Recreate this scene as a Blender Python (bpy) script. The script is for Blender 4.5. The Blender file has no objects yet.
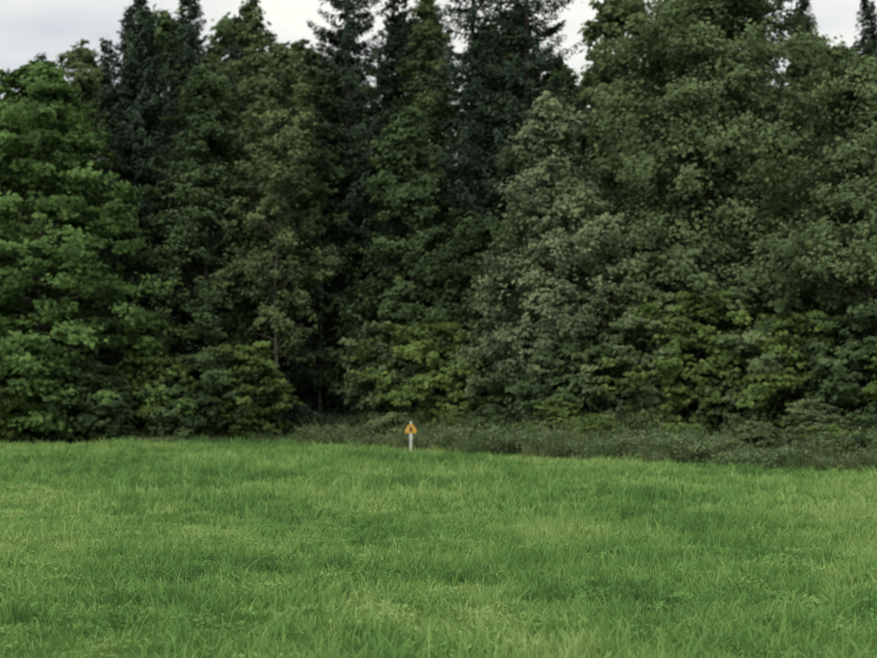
import bpy, math, numpy as np
from mathutils import Vector, Quaternion
S=bpy.context.scene
S.view_settings.view_transform='Standard'; S.view_settings.look='None'; S.view_settings.exposure=0

# ---------------------------------------------------------------- helpers
def norm(a): return a/np.maximum(np.linalg.norm(a,axis=-1,keepdims=True),1e-9)
class MB:
    def __init__(s): s.v=[];s.f=[];s.m=[];s.t=[];s.n=0
    def add(s,v,f,m,t):
        s.v.append(v);s.f.append(f+s.n);s.m.append(np.full(len(f),m,np.int32))
        s.t.append(np.broadcast_to(np.asarray(t,np.float32),(len(f),)).copy());s.n+=len(v)
    def mesh(s,name,mats):
        v=np.concatenate(s.v).astype(np.float32);f=np.concatenate(s.f).astype(np.int32)
        me=bpy.data.meshes.new(name)
        me.vertices.add(len(v));me.vertices.foreach_set('co',v.ravel())
        me.loops.add(f.size);me.loops.foreach_set('vertex_index',f.ravel())
        me.polygons.add(len(f));me.polygons.foreach_set('loop_start',np.arange(0,f.size,4,dtype=np.int32))
        for m in mats: me.materials.append(m)
        me.polygons.foreach_set('material_index',np.concatenate(s.m))
        me.update(calc_edges=True)
        a=me.attributes.new('tint','FLOAT','FACE');a.data.foreach_set('value',np.concatenate(s.t))
        return me
def obj(name,me,loc=(0,0,0),rot=0,sc=(1,1,1),parent=None):
    o=bpy.data.objects.new(name,me);S.collection.objects.link(o)
    o.location=loc;o.rotation_euler=(0,0,rot);o.scale=sc
    if parent: o.parent=parent
    return o
def tube(mb,P,R,mat=0,sides=6):
    P=np.array(P,float);R=np.array(R,float);k=len(P)
    d=norm(np.gradient(P,axis=0));ref=np.array([0.3,1,0.1]) if abs(d[0,2])>.7 else np.array([0,0,1.])
    a=norm(np.cross(d,ref));b=np.cross(d,a)
    th=np.linspace(0,2*np.pi,sides,endpoint=False)
    v=P[:,None]+R[:,None,None]*(a[:,None]*np.cos(th)[None,:,None]+b[:,None]*np.sin(th)[None,:,None])
    v=v.reshape(-1,3);f=[]
    for i in range(k-1):
        for j in range(sides):
            j2=(j+1)%sides;f.append([i*sides+j,i*sides+j2,(i+1)*sides+j2,(i+1)*sides+j])
    mb.add(v,np.array(f),mat,.5)
def leaves(mb,C,N,L,W,tint,rng,mat=1,T=None):
    n=len(C);N=norm(N)
    if T is None: T=rng.normal(size=(n,3))
    T=norm(T-N*np.sum(T*N,1)[:,None]);B=np.cross(N,T)
    L=np.broadcast_to(L,(n,))[:,None];W=np.broadcast_to(W,(n,))[:,None]
    v=np.stack([C-T*L*.5,C+B*W*.5+T*L*.08,C+T*L*.5-N*L*.12,C-B*W*.5+T*L*.08],1).reshape(-1,3)
    mb.add(v,np.arange(4*n).reshape(n,4),mat,tint)

# ---------------------------------------------------------------- materials
def newmat(name):
    m=bpy.data.materials.new(name);m.use_nodes=True;nt=m.node_tree;nt.nodes.clear();return m,nt,nt.nodes.new,nt.links.new
def foliage(name,dark,mid,light,trans=.3,nscale=.5):
    m,nt,N,L=newmat(name)
    at=N('ShaderNodeAttribute');at.attribute_name='tint'
    geo=N('ShaderNodeNewGeometry')
    no=N('ShaderNodeTexNoise');no.inputs['Scale'].default_value=nscale;no.inputs['Detail'].default_value=1.5
    L(geo.outputs['Position'],no.inputs['Vector'])
    ma=N('ShaderNodeMath');ma.operation='MULTIPLY_ADD';ma.inputs[1].default_value=1.9;ma.inputs[2].default_value=-.95
    L(no.outputs['Fac'],ma.inputs[0])
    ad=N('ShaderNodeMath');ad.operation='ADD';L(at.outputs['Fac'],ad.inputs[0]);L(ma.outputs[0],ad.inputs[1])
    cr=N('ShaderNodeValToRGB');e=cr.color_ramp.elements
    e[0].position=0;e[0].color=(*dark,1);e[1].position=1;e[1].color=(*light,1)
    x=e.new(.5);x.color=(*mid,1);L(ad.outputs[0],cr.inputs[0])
    p=N('ShaderNodeBsdfDiffuse')
    L(cr.outputs[0],p.inputs['Color'])
    tr=N('ShaderNodeBsdfTranslucent');L(cr.outputs[0],tr.inputs[0])
    mx=N('ShaderNodeMixShader');mx.inputs[0].default_value=trans
    o=N('ShaderNodeOutputMaterial')
    if trans>.15:
        L(p.outputs[0],mx.inputs[1]);L(tr.outputs[0],mx.inputs[2]);L(mx.outputs[0],o.inputs[0])
    else: L(p.outputs[0],o.inputs[0])
    return m
def bark(name,c1,c2,scale=6,stretch=.15):
    m,nt,N,L=newmat(name)
    tc=N('ShaderNodeNewGeometry');mp=N('ShaderNodeMapping');mp.inputs['Scale'].default_value=(1,1,stretch)
    no=N('ShaderNodeTexNoise');no.inputs['Scale'].default_value=scale;no.inputs['Detail'].default_value=5
    cr=N('ShaderNodeValToRGB');cr.color_ramp.elements[0].color=(*c1,1);cr.color_ramp.elements[1].color=(*c2,1)
    cr.color_ramp.elements[0].position=.35;cr.color_ramp.elements[1].position=.6
    p=N('ShaderNodeBsdfPrincipled');p.inputs['Roughness'].default_value=.9;o=N('ShaderNodeOutputMaterial')
    L(tc.outputs['Position'],mp.inputs[0]);L(mp.outputs[0],no.inputs[0]);L(no.outputs[0],cr.inputs[0]);L(cr.outputs[0],p.inputs[0]);L(p.outputs[0],o.inputs[0])
    return m
BK=bark('bark',(.04,.035,.03),(.10,.09,.075))
BIRCH=bark('birch_bark',(.06,.055,.045),(.22,.21,.18),4,2.5)
def k3(c,k): return tuple(v*k for v in c)
def fol(name,mid,trans=.3,k=1.12):
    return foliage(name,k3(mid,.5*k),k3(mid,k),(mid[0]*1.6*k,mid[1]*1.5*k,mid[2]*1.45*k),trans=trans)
M_MAPLE=fol('maple_leaf',(.112,.192,.064))
M_DARK=fol('broadleaf_dark',(.080,.124,.056))
M_ASPEN=fol('aspen_leaf',(.180,.230,.130))
M_RIGHT=fol('ash_leaf',(.130,.180,.086))
M_SPRUCE=fol('spruce_needle',(.046,.072,.049),.1)
M_SHRUB=fol('shrub_leaf',(.124,.185,.058))
M_BIRCH=fol('birch_leaf',(.130,.178,.082))
M_WEED=fol('weed_leaf',(.130,.178,.088))

# ---------------------------------------------------------------- terrain
ex=[-300,-40,-18,-5,0,5,12.5,25,60,300];ey=[76,74,73,71,64.5,58,50,44,40,40]
def edge(x): return np.interp(x,ex,ey)
def ground(x,y):
    x=np.asarray(x,float);y=np.asarray(y,float)
    return .10*np.sin(x*.11+.6)*np.sin(y*.09+1)+.05*np.sin(x*.23+y*.17)+.12*np.exp(-((x+9)**2)/60-((y-68)**2)/90)
def axis(a,b,fa,fb,fine,coarse):
    return np.unique(np.concatenate([np.arange(a,fa,coarse),np.arange(fa,fb,fine),np.arange(fb,b+1,coarse)]))
gx=axis(-600,600,-50,50,1.0,25);gy=axis(-300,900,-10,110,1.0,25)
X,Y=np.meshgrid(gx,gy);nx=len(gx);ny=len(gy)
mb=MB();idx=np.arange(nx*ny).reshape(ny,nx)
f=np.stack([idx[:-1,:-1],idx[:-1,1:],idx[1:,1:],idx[1:,:-1]],-1).reshape(-1,4)
mb.add(np.stack([X,Y,ground(X,Y)],-1).reshape(-1,3),f,0,.5)

def grassmat(name,cols,trans=.3):
    m,nt,N,L=newmat(name)
    geo=N('ShaderNodeNewGeometry');at=N('ShaderNodeAttribute');at.attribute_name='tint'
    mp=N('ShaderNodeMapping');mp.inputs['Scale'].default_value=(.9,.5,.2);L(geo.outputs['Position'],mp.inputs[0])
    n1=N('ShaderNodeTexNoise');n1.inputs['Scale'].default_value=.20;n1.inputs['Detail'].default_value=4;n1.inputs['Roughness'].default_value=.7
    L(mp.outputs[0],n1.inputs[0])
    n2=N('ShaderNodeTexNoise');n2.inputs['Scale'].default_value=1.3;n2.inputs['Detail'].default_value=3;n2.inputs['Roughness'].default_value=.65
    L(geo.outputs['Position'],n2.inputs[0])
    a=N('ShaderNodeMath');a.operation='MULTIPLY_ADD';a.inputs[1].default_value=3.4;a.inputs[2].default_value=-2.05;L(n1.outputs[0],a.inputs[0])
    b=N('ShaderNodeMath');b.operation='MULTIPLY_ADD';b.inputs[1].default_value=1.7;L(n2.outputs[0],b.inputs[0]);L(a.outputs[0],b.inputs[2])
    c=N('ShaderNodeMath');c.operation='MULTIPLY_ADD';c.inputs[1].default_value=.25;L(at.outputs['Fac'],c.inputs[0]);L(b.outputs[0],c.inputs[2])
    cr=N('ShaderNodeValToRGB');e=cr.color_ramp.elements
    e[0].position=.02;e[0].color=(*cols[0],1);e[1].position=.98;e[1].color=(*cols[-1],1)
    for i,cc in enumerate(cols[1:-1]): x=e.new(.02+.96*(i+1)/(len(cols)-1));x.color=(*cc,1)
    L(c.outputs[0],cr.inputs[0])
    p=N('ShaderNodeBsdfDiffuse')
    tr=N('ShaderNodeBsdfTranslucent');mx=N('ShaderNodeMixShader');mx.inputs[0].default_value=trans;o=N('ShaderNodeOutputMaterial')
    L(cr.outputs[0],p.inputs['Color']);L(cr.outputs[0],tr.inputs[0])
    if trans>0: L(p.outputs[0],mx.inputs[1]);L(tr.outputs[0],mx.inputs[2]);L(mx.outputs[0],o.inputs[0])
    else: L(p.outputs[0],o.inputs[0])
    return m
M_GRASS=grassmat('meadow_grass_blades',[(.105,.215,.064),(.160,.305,.088),(.230,.40,.115),(.35,.49,.17)])
M_TALL=grassmat('tall_grass_blades',[(.08,.12,.055),(.11,.16,.07),(.14,.20,.085),(.20,.23,.11)])
M_GROUND=grassmat('field_ground',[(.05,.09,.03),(.07,.12,.032),(.09,.15,.04),(.12,.18,.05)],0)
obj('ground',mb.mesh('ground',[M_GROUND]))

# ---------------------------------------------------------------- grass
def patch(seed,size,n,ntuft,h,w,mat,spread=.09,head=0,herb=0,herbmat=None,hl=.1,hz=.8,mod=0,hsp=None,bunch=45):
    r=np.random.default_rng(seed);mb=MB()
    tc=r.uniform(-size/2,size/2,(ntuft,2));th=np.minimum(r.lognormal(0,.45,ntuft),1.9);tt=r.uniform(-.6,.6,ntuft)
    k=r.integers(0,ntuft,n);P=tc[k]+r.normal(0,spread,(n,2))
    loose=r.random(n)<.4;P[loose]=r.uniform(-size/2,size/2,(loose.sum(),2))
    H=h*np.where(loose,.75,th[k])*r.uniform(.5,1.25,n);Wd=w*r.uniform(.6,1.3,n)
    if mod:
        q=sum(np.sin(P[:,0]*r.uniform(1,4)+P[:,1]*r.uniform(-4,4)+r.uniform(0,6)) for _ in range(5))/5
        H*=1+mod*q*1.6
    az=r.uniform(0,2*np.pi,n);lean=r.uniform(.1,.95,n)*H
    d=np.stack([np.cos(az),np.sin(az),0*az],1);fa=r.uniform(0,2*np.pi,n);s=np.stack([np.cos(fa),np.sin(fa),0*fa],1)*Wd[:,None]
    B=np.concatenate([P,np.zeros((n,1))-0.02],1);up=np.array([0,0,1.])
    Mi=B+up*(H*.6)[:,None]+d*(lean*.35)[:,None];T=B+up*(H*.95)[:,None]+d*lean[:,None]
    v=np.stack([B-s*.5,B+s*.5,Mi-s*.4,Mi+s*.4,T-s*.08,T+s*.08],1).reshape(-1,3)
    i=np.arange(n)*6;f=np.concatenate([np.stack([i,i+1,i+3,i+2],1),np.stack([i+2,i+3,i+5,i+4],1)])
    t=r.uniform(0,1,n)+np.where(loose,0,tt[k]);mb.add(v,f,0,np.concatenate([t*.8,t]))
    if head:
        q=r.choice(n,head);leaves(mb,T[q],r.normal(size=(head,3)),.16,.03,.95,r,0,T=np.tile([[0,0,1.]],(head,1))+r.normal(0,.2,(head,3)))
    if herb:
        nc=max(1,herb//bunch);hc=np.column_stack([r.uniform(-size/2,size/2,(nc,2)),r.uniform(.1,1.0,nc)*h*hz])
        kk=r.integers(0,nc,herb);hs=hsp or h*1.2*.3/.5
        C=hc[kk]+r.normal(0,1,(herb,3))*np.array([hs*.5,hs*.5,.13*h])
        C[:,2]=np.abs(C[:,2]);leaves(mb,C,np.array([0,-.25,1.])+r.normal(0,.5,(herb,3)),hl,hl*.6,r.uniform(-.3,.3,nc)[kk]+r.uniform(.2,.8,herb)+.2*(C[:,2]/h-.5),r,1)
    return mb.mesh('grass_patch',[mat,herbmat] if herbmat else [mat])
rng=np.random.default_rng(5)
G=bpy.data.objects.new('meadow_grass',None);S.collection.objects.link(G)
gp=[patch(10+i,3.1,4000,230,[.13,.17,.11,.145][i],.017,M_GRASS,.06,0,1300,M_GRASS,.055,.9,.35,.25,60) for i in range(4)]
gf=[patch(20+i,3.1,1400,110,[.13,.16,.11,.145][i],.036,M_GRASS,.09,0,0,None,.1,.8,.35) for i in range(4)]
cnt=0
for yy in np.arange(9,78,3.0):
    hw=3*math.ceil(min(30,5+yy*.31)/3)
    for xx in np.arange(-hw,hw+.1,3.0):
        if yy>edge(xx)+1.6: continue
        z=float(ground(xx,yy));sc=rng.uniform(.75,1.3)
        gxs=float(ground(xx+1,yy)-ground(xx-1,yy))/2;gys=float(ground(xx,yy+1)-ground(xx,yy-1))/2
        n=Vector((-gxs,-gys,1)).normalized()
        o=obj('tuft',(gp if yy<33 else gf)[rng.integers(0,4)],(xx,yy,z),0,(1,1,sc),G);cnt+=1
        o.rotation_mode='QUATERNION'
        o.rotation_quaternion=Vector((0,0,1)).rotation_difference(n)@Quaternion((0,0,1),rng.integers(0,4)*math.pi/2)
TG=bpy.data.objects.new('tall_grass',None);S.collection.objects.link(TG)
tp=[patch(30+i,2.6,[500,900,650][i],60,[.6,.7,.66][i],.02,M_TALL,.12,30,[2000,1000,1600][i],M_WEED,.13,1.15) for i in range(3)]
for xx in np.arange(-34,36,2.0):
    e0=float(edge(xx));depth=3.5 if xx<-4 else np.interp(xx,[-4,0,12],[5,6.5,7])
    for yy in np.arange(e0+.9,e0+depth,2.0):
        hs=.4 if xx<-6 else np.interp(xx,[-6,-3,0,14],[.5,.8,.95,1.05])
        z=float(ground(xx,yy))
        obj('weed_clump',tp[rng.integers(0,3)],(xx+rng.uniform(-.5,.5),yy+rng.uniform(-.7,.7),z),rng.uniform(-.6,.6),(1,1,hs*rng.uniform(.45,1.4)),TG)

# ---------------------------------------------------------------- trees
def prof_round(t): return np.sqrt(np.clip(1-(2*np.clip(t,0,1)**.85-1)**2*.9,0,1))
def prof_full(t): return np.clip(1-np.clip(t,0,1)**3.2,0.03,1)**.6*(.75+.25*min(1,t*4))
def prof_cone(t): return np.clip(1.05-t,0.06,1)**.65*(.55+.45*min(1,t*5))
def prof_maple(t): return np.clip(1.02-t**1.7,0.05,1)**.7*(.8+.2*min(1,t*5))
def broadleaf(seed,h,r,cb=.12,nlimb=75,ncl=4,nsub=6,nl=22,lsize=.17,prof=prof_round,leafm=None,barkm=BK,rise=.45,flat=.5,csz=.55,tr=.011):
    g=np.random.default_rng(seed);mb=MB()
    nl=int(nl*.78);lsize*=1.1
    zs=np.linspace(0,1,9);off=np.cumsum(g.normal(0,.010*h,(9,2))*np.linspace(0,1,9)[:,None],0)
    TP=np.column_stack([off,zs*h*.93]);TR=h*tr*(1-zs*.95);TR[0]*=1.5
    tube(mb,TP,TR,0,8)
    C=[];O=[];RC=[]
    lobe=g.uniform(0,6.28,3)
    for i in range(nlimb):
        t=(i+g.random())/nlimb;z0=(cb+(1-cb)*t*.93);az=i*2.4+g.uniform(-.6,.6)
        b=np.array([np.interp(z0,zs*.93,TP[:,0]),np.interp(z0,zs*.93,TP[:,1]),z0*h])
        lob=1+.20*math.sin(2*az+lobe[0]+5*t)+.16*math.sin(3*az+lobe[1]-9*t)
        Ln=r*prof(t)*g.uniform(.68,1.12)*lob;d=np.array([math.cos(az),math.sin(az),0])
        el=min(rise*Ln*g.uniform(.3,1.3)*(1 if t<.8 else 1.5),max(.3,(1.04-z0)*h))
        s=np.linspace(0,1,5)[:,None]
        P=b+d*Ln*s+np.array([0,0,1])*(el*(s**.8)-.12*Ln*s**3)+g.normal(0,.05*Ln,(5,3))*s*.6
        tube(mb,P[:4],np.linspace(.012*Ln+.008,.006,4),0,4)
        for c in range(ncl):
            u=g.uniform(.3,1.05) if c else 1.0
            p=b+d*Ln*u+np.array([0,0,1])*(el*(u**.8)-.12*Ln*u**3)
            side=np.array([-d[1],d[0],0])*g.normal(0,.28)*Ln*(.4+.5*u)
            C.append(p+side+np.array([0,0,g.normal(0,.25)]));O.append(d);RC.append(csz*g.uniform(.6,1.35)*(.6+.4*prof(t)))
    C=np.array(C);O=np.array(O);RC=np.array(RC);m=len(C)
    sd=g.normal(size=(m,nsub,3));sd=norm(sd)*g.uniform(.3,1.1,(m,nsub,1))*np.array([1,1,flat])
    SC=C[:,None]+sd*RC[:,None,None];sr=RC[:,None]*g.uniform(.28,.6,(m,nsub))
    ct=g.uniform(-.26,.26,(m,1))+g.uniform(-.12,.12,(m,nsub))
    lp=g.normal(0,.58,(m,nsub,nl,3))*np.array([1,1,flat*.9])
    LP=SC[:,:,None]+lp*sr[:,:,None,None]
    LN=np.array([0,0,.75])+.5*norm(lp)+.6*norm(O)[:,None,None]+g.normal(0,.38,lp.shape)
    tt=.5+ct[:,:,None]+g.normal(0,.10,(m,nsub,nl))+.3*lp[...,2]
    k=m*nsub*nl;LP=LP.reshape(k,3);LN=LN.reshape(k,3);tt=tt.reshape(k)
    keep=LP[:,2]>.15
    ls=lsize*g.uniform(.6,1.3,k)
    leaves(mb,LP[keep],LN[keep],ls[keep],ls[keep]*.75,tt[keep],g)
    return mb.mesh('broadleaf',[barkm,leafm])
def spruce(seed,h,r,base=.06,dens=36,leafm=None):
    g=np.random.default_rng(seed);mb=MB()
    zs=np.linspace(0,1,6);tube(mb,np.column_stack([zs*0,zs*0,zs*h]),h*.010*(1.02-zs),0,7)
    z=base*h;C=[];T=[];NN=[];t_=[]
    while z<h*.99:
        t=z/h;nb=g.integers(5,8)
        for i in range(nb):
            az=g.uniform(0,6.28);Ln=(r*(1-t)**.78)*g.uniform(.5,1.3)+.08
            d=np.array([math.cos(az),math.sin(az),0]);sd=np.array([-d[1],d[0],0])
            a=np.interp(t,[0,.6,.9,1],[-.25,-.05,.3,.8])
            n=int(Ln*dens)+6
            u=g.uniform(.05,1,n)**.75;lat=g.uniform(-1,1,n)*(.30*Ln*(1-u)+.06)
            zz=a*u*Ln-.10*Ln*np.sin(u*3.1)+.12*Ln*u**3-.25*np.abs(lat)+g.normal(0,.04,n)-g.exponential(.09,n)
            p=np.array([0,0,z])+d*(u*Ln)[:,None]+sd*lat[:,None]+np.array([0,0,1])*zz[:,None]
            C.append(p);T.append(d*.7+sd*np.sign(lat)[:,None]*.8+np.array([0,0,-.35])+g.normal(0,.25,(n,3)))
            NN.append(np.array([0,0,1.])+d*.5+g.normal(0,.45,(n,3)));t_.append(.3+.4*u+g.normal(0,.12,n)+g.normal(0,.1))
            if Ln>.6: 
                s=np.linspace(0,.85,3);tube(mb,np.array([0,0,z])+d*(s*Ln)[:,None]+np.array([0,0,1])*((a*s-.10*np.sin(s*3.1)+.12*s**3)*Ln)[:,None],[.03,.02,.008],0,3)
        z+=h*.0140*g.uniform(.8,1.3)*(1.2-.4*t)
    C=np.concatenate(C);n=len(C)
    leaves(mb,C,np.concatenate(NN),g.uniform(.2,.38,n),g.uniform(.07,.12,n),np.concatenate(t_),g,1,T=np.concatenate(T))
    return mb.mesh('spruce',[BK,leafm or M_SPRUCE])
def put(name,me,x,y,rot=0,sc=1): return obj(name,me,(x,y,float(ground(x,y))-.05),rot,(sc,)*3)

# left side
put('maple_tree',broadleaf(1,17.2,5.6,.03,120,5,6,24,.22,prof_maple,M_MAPLE,rise=.25,flat=.45,csz=.85),-17.1,75)
put('maple_tree',broadleaf(2,15,5,.05,70,4,5,20,.24,prof_maple,M_MAPLE,rise=.2,flat=.4,csz=.75),-25.5,75)
put('spruce_tree',spruce(3,20.6,3.6),-13.6,79.5)
put('spruce_tree',spruce(4,23,3.4),-12.0,84)
put('spruce_tree',spruce(24,22.2,3.2),-15.8,89)
put('broadleaf_tree',broadleaf(5,17.6,3.0,.04,105,4,6,22,.17,prof_maple,M_DARK,rise=.5,flat=.6,csz=.65),-10.4,78)
put('poplar_tree',broadleaf(6,20.2,2.6,.15,85,4,5,20,.17,prof_maple,M_BIRCH,rise=.8,flat=.8,csz=.55),-17.6,85)
put('poplar_tree',broadleaf(7,21.8,2.3,.15,90,4,5,20,.17,prof_maple,M_BIRCH,rise=.8,flat=.8,csz=.55),-8.8,84)
put('birch_tree',broadleaf(8,18.6,2.3,.2,75,4,5,18,.16,prof_maple,M_BIRCH,BIRCH,rise=.7,flat=.7,csz=.5,tr=.005),-7.0,77)
put('birch_tree',broadleaf(9,17.8,2.3,.14,80,4,5,20,.16,prof_maple,M_DARK,BIRCH,rise=.6,flat=.7,csz=.5,tr=.005),-5.4,80.5)
put('spruce_tree',spruce(10,27,4.3),-4.3,82)
put('spruce_tree',spruce(11,23.5,3.3),-2.0,87)
put('broadleaf_tree',broadleaf(12,15.2,2.8,.04,100,4,6,22,.18,prof_maple,M_DARK,rise=.5,flat=.6,csz=.6),-1.2,77)
put('poplar_tree',broadleaf(13,22.0,2.2,.2,85,4,5,20,.17,prof_maple,M_BIRCH,rise=.8,flat=.8,csz=.5),-.8,85)
put('spruce_tree',spruce(14,28,4.7),1.6,81)
put('spruce_tree',spruce(15,28,4.9),4.0,79)
put('broadleaf_tree',broadleaf(16,9.5,2.6,.04,80,4,6,20,.18,prof_round,M_DARK,rise=.5,flat=.6,csz=.6),1.7,75.5)
put('aspen_tree',broadleaf(17,14.0,3.5,.04,125,5,6,24,.16,prof_cone,M_ASPEN,rise=.75,flat=.8,csz=.6),4.8,70)
put('ash_tree',broadleaf(18,21.5,4.9,.04,165,5,7,22,.19,prof_full,M_RIGHT,rise=.55,flat=.75,csz=.95),11.2,73)
put('ash_tree',broadleaf(19,15.2,4.2,.03,120,5,6,24,.18,prof_full,M_RIGHT,rise=.55,flat=.7,csz=.8),16.2,66.5)
put('broadleaf_tree',broadleaf(23,18.4,3.6,.05,110,4,6,22,.19,prof_maple,M_BIRCH,rise=.55,flat=.7,csz=.75),16.5,76)
put('broadleaf_tree',broadleaf(20,16,4,.05,80,4,6,22,.2,prof_maple,M_MAPLE,rise=.45,flat=.6,csz=.7),22,67)
put('spruce_tree',spruce(21,21.4,3.2),17.4,83)
put('spruce_tree',spruce(22,21.2,3.2),20.2,82)
# shrubs
sh=[broadleaf(40+i,[4.6,3.6,5.4,3.0][i],[2.1,1.9,2.4,1.8][i],.03,42,4,5,18,.2,prof_round,M_SHRUB,rise=.5,flat=.45,csz=.5,tr=.007) for i in range(4)]
shd=[];shr=[]
for me in sh:
    m2=me.copy();m2.materials[1]=M_DARK;shd.append(m2)
    m3=me.copy();m3.materials[1]=M_RIGHT;shr.append(m3)
kinds={0:sh,1:shd,2:shr}
for i,(x,y,k,s,dk) in enumerate([(-12.2,75.5,0,1,0),(-9.6,75.8,1,1,1),(-8.2,75.5,0,.85,0),(-14.5,73.5,3,1,1),(-11,74.2,3,.8,1),
     (-2.2,75.4,0,1,2),(-.6,73.6,2,.9,0),(1.2,72.5,1,1,0),(2.9,71.6,2,.9,2),(5.2,67.8,1,1,1),(7.6,67.0,0,1,2),(9.6,66.4,2,1.05,0),(11.9,65.2,1,1.1,2),
     (13.2,64,2,.9,0),(15,62.5,0,1.05,1),(17,61,2,.8,0),(19,60,1,1,0),(21.5,59,0,1.1,0),(-18.5,73.3,1,.9,0),(-22,73.8,0,1,1),(-28,75,2,1,0),(24.5,58,2,1.1,0),
     (8.6,69,2,1.35,2),(13,67,2,1.15,1)]):
    put('shrub',kinds[dk][k],x,y,i*1.7,s)
r2=np.random.default_rng(77)
for i in range(20):
    x=r2.uniform(-3.5,17);y=float(edge(x))+r2.uniform(3,7.5)
    o=put('shrub',kinds[r2.integers(0,3)][r2.integers(0,4)],x,y,r2.uniform(0,6),1);s=r2.uniform(.24,.42);o.scale=(s*1.3,s*1.3,s)
# wood behind
D=bpy.data.objects.new('distant_trees',None);S.collection.objects.link(D)
bl=[broadleaf(60+i,20,3.6,.03,70,4,5,14,.30,prof_maple,[M_DARK,M_BIRCH][i],rise=.5,flat=.65,csz=.8) for i in range(2)]
sp=[spruce(70+i,20,3.6,dens=20) for i in range(2)]
hx=[-46,-24,-21,-17,-14,-8,-6.5,-5,-3,4.5,5.6,7.4,8.5,10,16,17.5,21,46];hh=[18,18,19,21,21.6,21.6,20.6,20.8,22.6,22.6,20.4,20.4,22,24,24,20.8,21,21]
for row,yy in enumerate([90,96,103]):
    for xx in np.arange(-46,48,[3.5,3.8,5][row]):
        k=rng.integers(0,4);me=(bl+sp)[k];y=yy+rng.uniform(-1.8,1.8);x=xx+rng.uniform(-1.3,1.3)
        s=float(np.interp(x*90/y,hx,hh))/20*y/90*rng.uniform(.88,1.04)
        obj('tree',me,(x,y,float(ground(x,y))-.1),rng.uniform(0,6.28),(s*1.1,s*1.1,s),D)
for xx in list(np.arange(-46,-19,4.2))+list(np.arange(24,48,4.)):
    for yo in (4,9):
        y=(76 if xx<0 else 63)+yo+rng.uniform(-1,1);me=(bl+sp)[rng.integers(0,4)];s=rng.uniform(.75,.88)
        obj('tree',me,(xx,y,float(ground(xx,y))-.1),rng.uniform(0,6.28),(s,s,s),D)
U=bpy.data.objects.new('undergrowth',None);S.collection.objects.link(U)
for xx in np.arange(-44,46,2.8):
    y=(84 if xx<6 else 78)+rng.uniform(-1.5,1.5)
    obj('bush',shd[rng.integers(0,4)],(xx+rng.uniform(-.8,.8),y,float(ground(xx,y))),rng.uniform(0,6.28),(1.1,1.1,1),U)

# ---------------------------------------------------------------- marker post
def plain(name,c,rough=.5):
    m,nt,N,L=newmat(name);no=N('ShaderNodeTexNoise');no.inputs['Scale'].default_value=12
    mx=N('ShaderNodeMixRGB');mx.inputs[1].default_value=(*[k*.85 for k in c],1);mx.inputs[2].default_value=(*c,1)
    p=N('ShaderNodeBsdfPrincipled');p.inputs['Roughness'].default_value=rough;o=N('ShaderNodeOutputMaterial')
    L(no.outputs[0],mx.inputs[0]);L(mx.outputs[0],p.inputs[0]);L(p.outputs[0],o.inputs[0]);return m
WH=plain('white_paint',(.66,.66,.60));OR=plain('orange_sheeting',(.68,.38,.06));BL=plain('black_ink',(.03,.025,.02))
def prism(name,pts,y0,y1,mat,parent,bev=.006):
    import bmesh
    bm=bmesh.new();a=[bm.verts.new((x,y0,z)) for x,z in pts];b=[bm.verts.new((x,y1,z)) for x,z in pts]
    bm.faces.new(a);bm.faces.new(b[::-1]);n=len(a)
    for i in range(n): bm.faces.new([a[i],b[i],b[(i+1)%n],a[(i+1)%n]])
    bmesh.ops.recalc_face_normals(bm,faces=bm.faces)
    me=bpy.data.meshes.new(name);bm.to_mesh(me);bm.free();me.materials.append(mat)
    o=obj(name,me,parent=parent)
    if bev: md=o.modifiers.new('b','BEVEL');md.width=bev;md.segments=2
    return o
MP=bpy.data.objects.new('marker_post_sign',None);S.collection.objects.link(MP)
mx_,my_=-1.0,63.5;MP.location=(mx_,my_,float(ground(mx_,my_)));MP.rotation_euler=(0,0,.05);MP.scale=(.78,1,.93)
prism('post',[(-.055,-.2),(.055,-.2),(.055,1.14),(.03,1.22),(-.03,1.22),(-.055,1.14)],-.03,.03,WH,MP)
prism('sign_panel',[(-.26,.74),(.26,.74),(.27,.80),(.24,.93),(.07,1.10),(-.07,1.10),(-.24,.93),(-.27,.80)],-.046,-.032,OR,MP,.004)
prism('sign_symbol',[(-.045,.80),(.045,.80),(.06,.92),(0,1.02),(-.06,.92)],-.051,-.048,BL,MP,0)
prism('label',[(-.08,.50),(.08,.50),(.08,.70),(-.08,.70)],-.046,-.034,WH,MP,.003)

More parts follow.
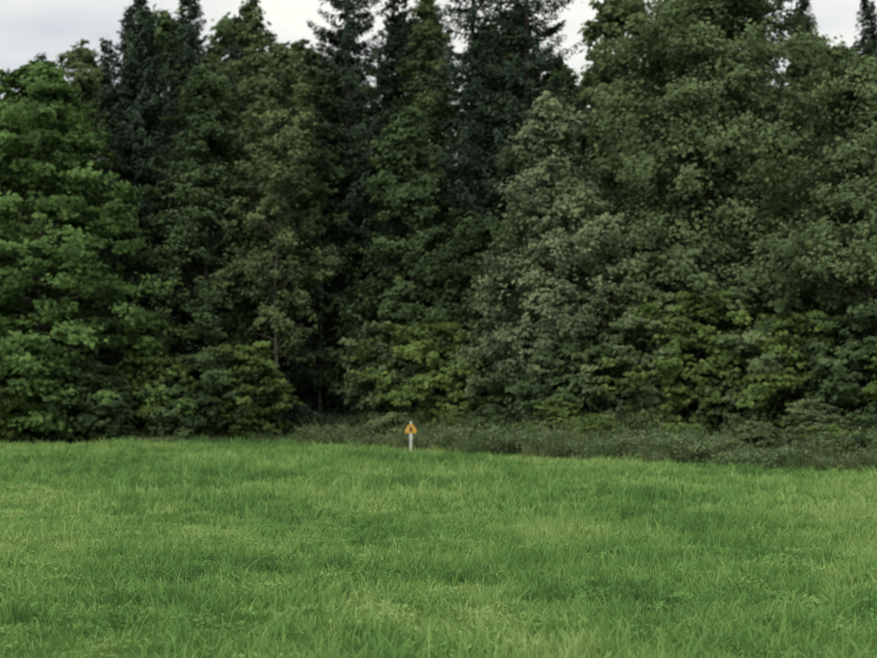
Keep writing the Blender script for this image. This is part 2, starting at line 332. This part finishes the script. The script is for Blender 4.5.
# ---------------------------------------------------------------- light
el,az=math.radians(38),math.radians(205)
sd=Vector((math.sin(az)*math.cos(el),math.cos(az)*math.cos(el),math.sin(el)))
ld=bpy.data.lights.new('sun','SUN');ld.energy=1.4;ld.angle=math.radians(30);ld.color=(1,.96,.88)
lo=bpy.data.objects.new('sun',ld);S.collection.objects.link(lo);lo.rotation_euler=sd.to_track_quat('Z','Y').to_euler()
w=bpy.data.worlds.new('World');S.world=w;w.use_nodes=True;nt=w.node_tree;nt.nodes.clear();N=nt.nodes.new;L=nt.links.new
sky=N('ShaderNodeTexSky');sky.sky_type='NISHITA';sky.sun_disc=False;sky.sun_elevation=el;sky.sun_rotation=az
tc=N('ShaderNodeTexCoord');mp=N('ShaderNodeMapping');mp.inputs['Scale'].default_value=(3,3,9);L(tc.outputs['Generated'],mp.inputs[0])
no=N('ShaderNodeTexNoise');no.inputs['Scale'].default_value=1.6;no.inputs['Detail'].default_value=6;L(mp.outputs[0],no.inputs[0])
cr=N('ShaderNodeValToRGB');e=cr.color_ramp.elements;e[0].position=.36;e[0].color=(.58,.61,.64,1);e[1].position=.64;e[1].color=(.95,.93,.84,1);L(no.outputs[0],cr.inputs[0])
sc=N('ShaderNodeVectorMath');sc.operation='SCALE';sc.inputs['Scale'].default_value=7.8;L(cr.outputs[0],sc.inputs[0])
mx=N('ShaderNodeMixRGB');mx.inputs[0].default_value=.9;L(sky.outputs[0],mx.inputs[1]);L(sc.outputs[0],mx.inputs[2])
bg=N('ShaderNodeBackground');bg.inputs[1].default_value=.145;o=N('ShaderNodeOutputWorld');L(mx.outputs[0],bg.inputs[0]);L(bg.outputs[0],o.inputs[0])

# ---------------------------------------------------------------- camera
cd=bpy.data.cameras.new('camera');cd.lens=72;cd.sensor_width=36;cd.clip_end=3000
cd.dof.use_dof=True;cd.dof.focus_distance=22;cd.dof.aperture_fstop=1.6
co=bpy.data.objects.new('camera',cd);S.collection.objects.link(co);co.location=(0,0,2.2+float(ground(0,0)));co.rotation_euler=(math.radians(92),0,0)
S.camera=co
print('patches',cnt)
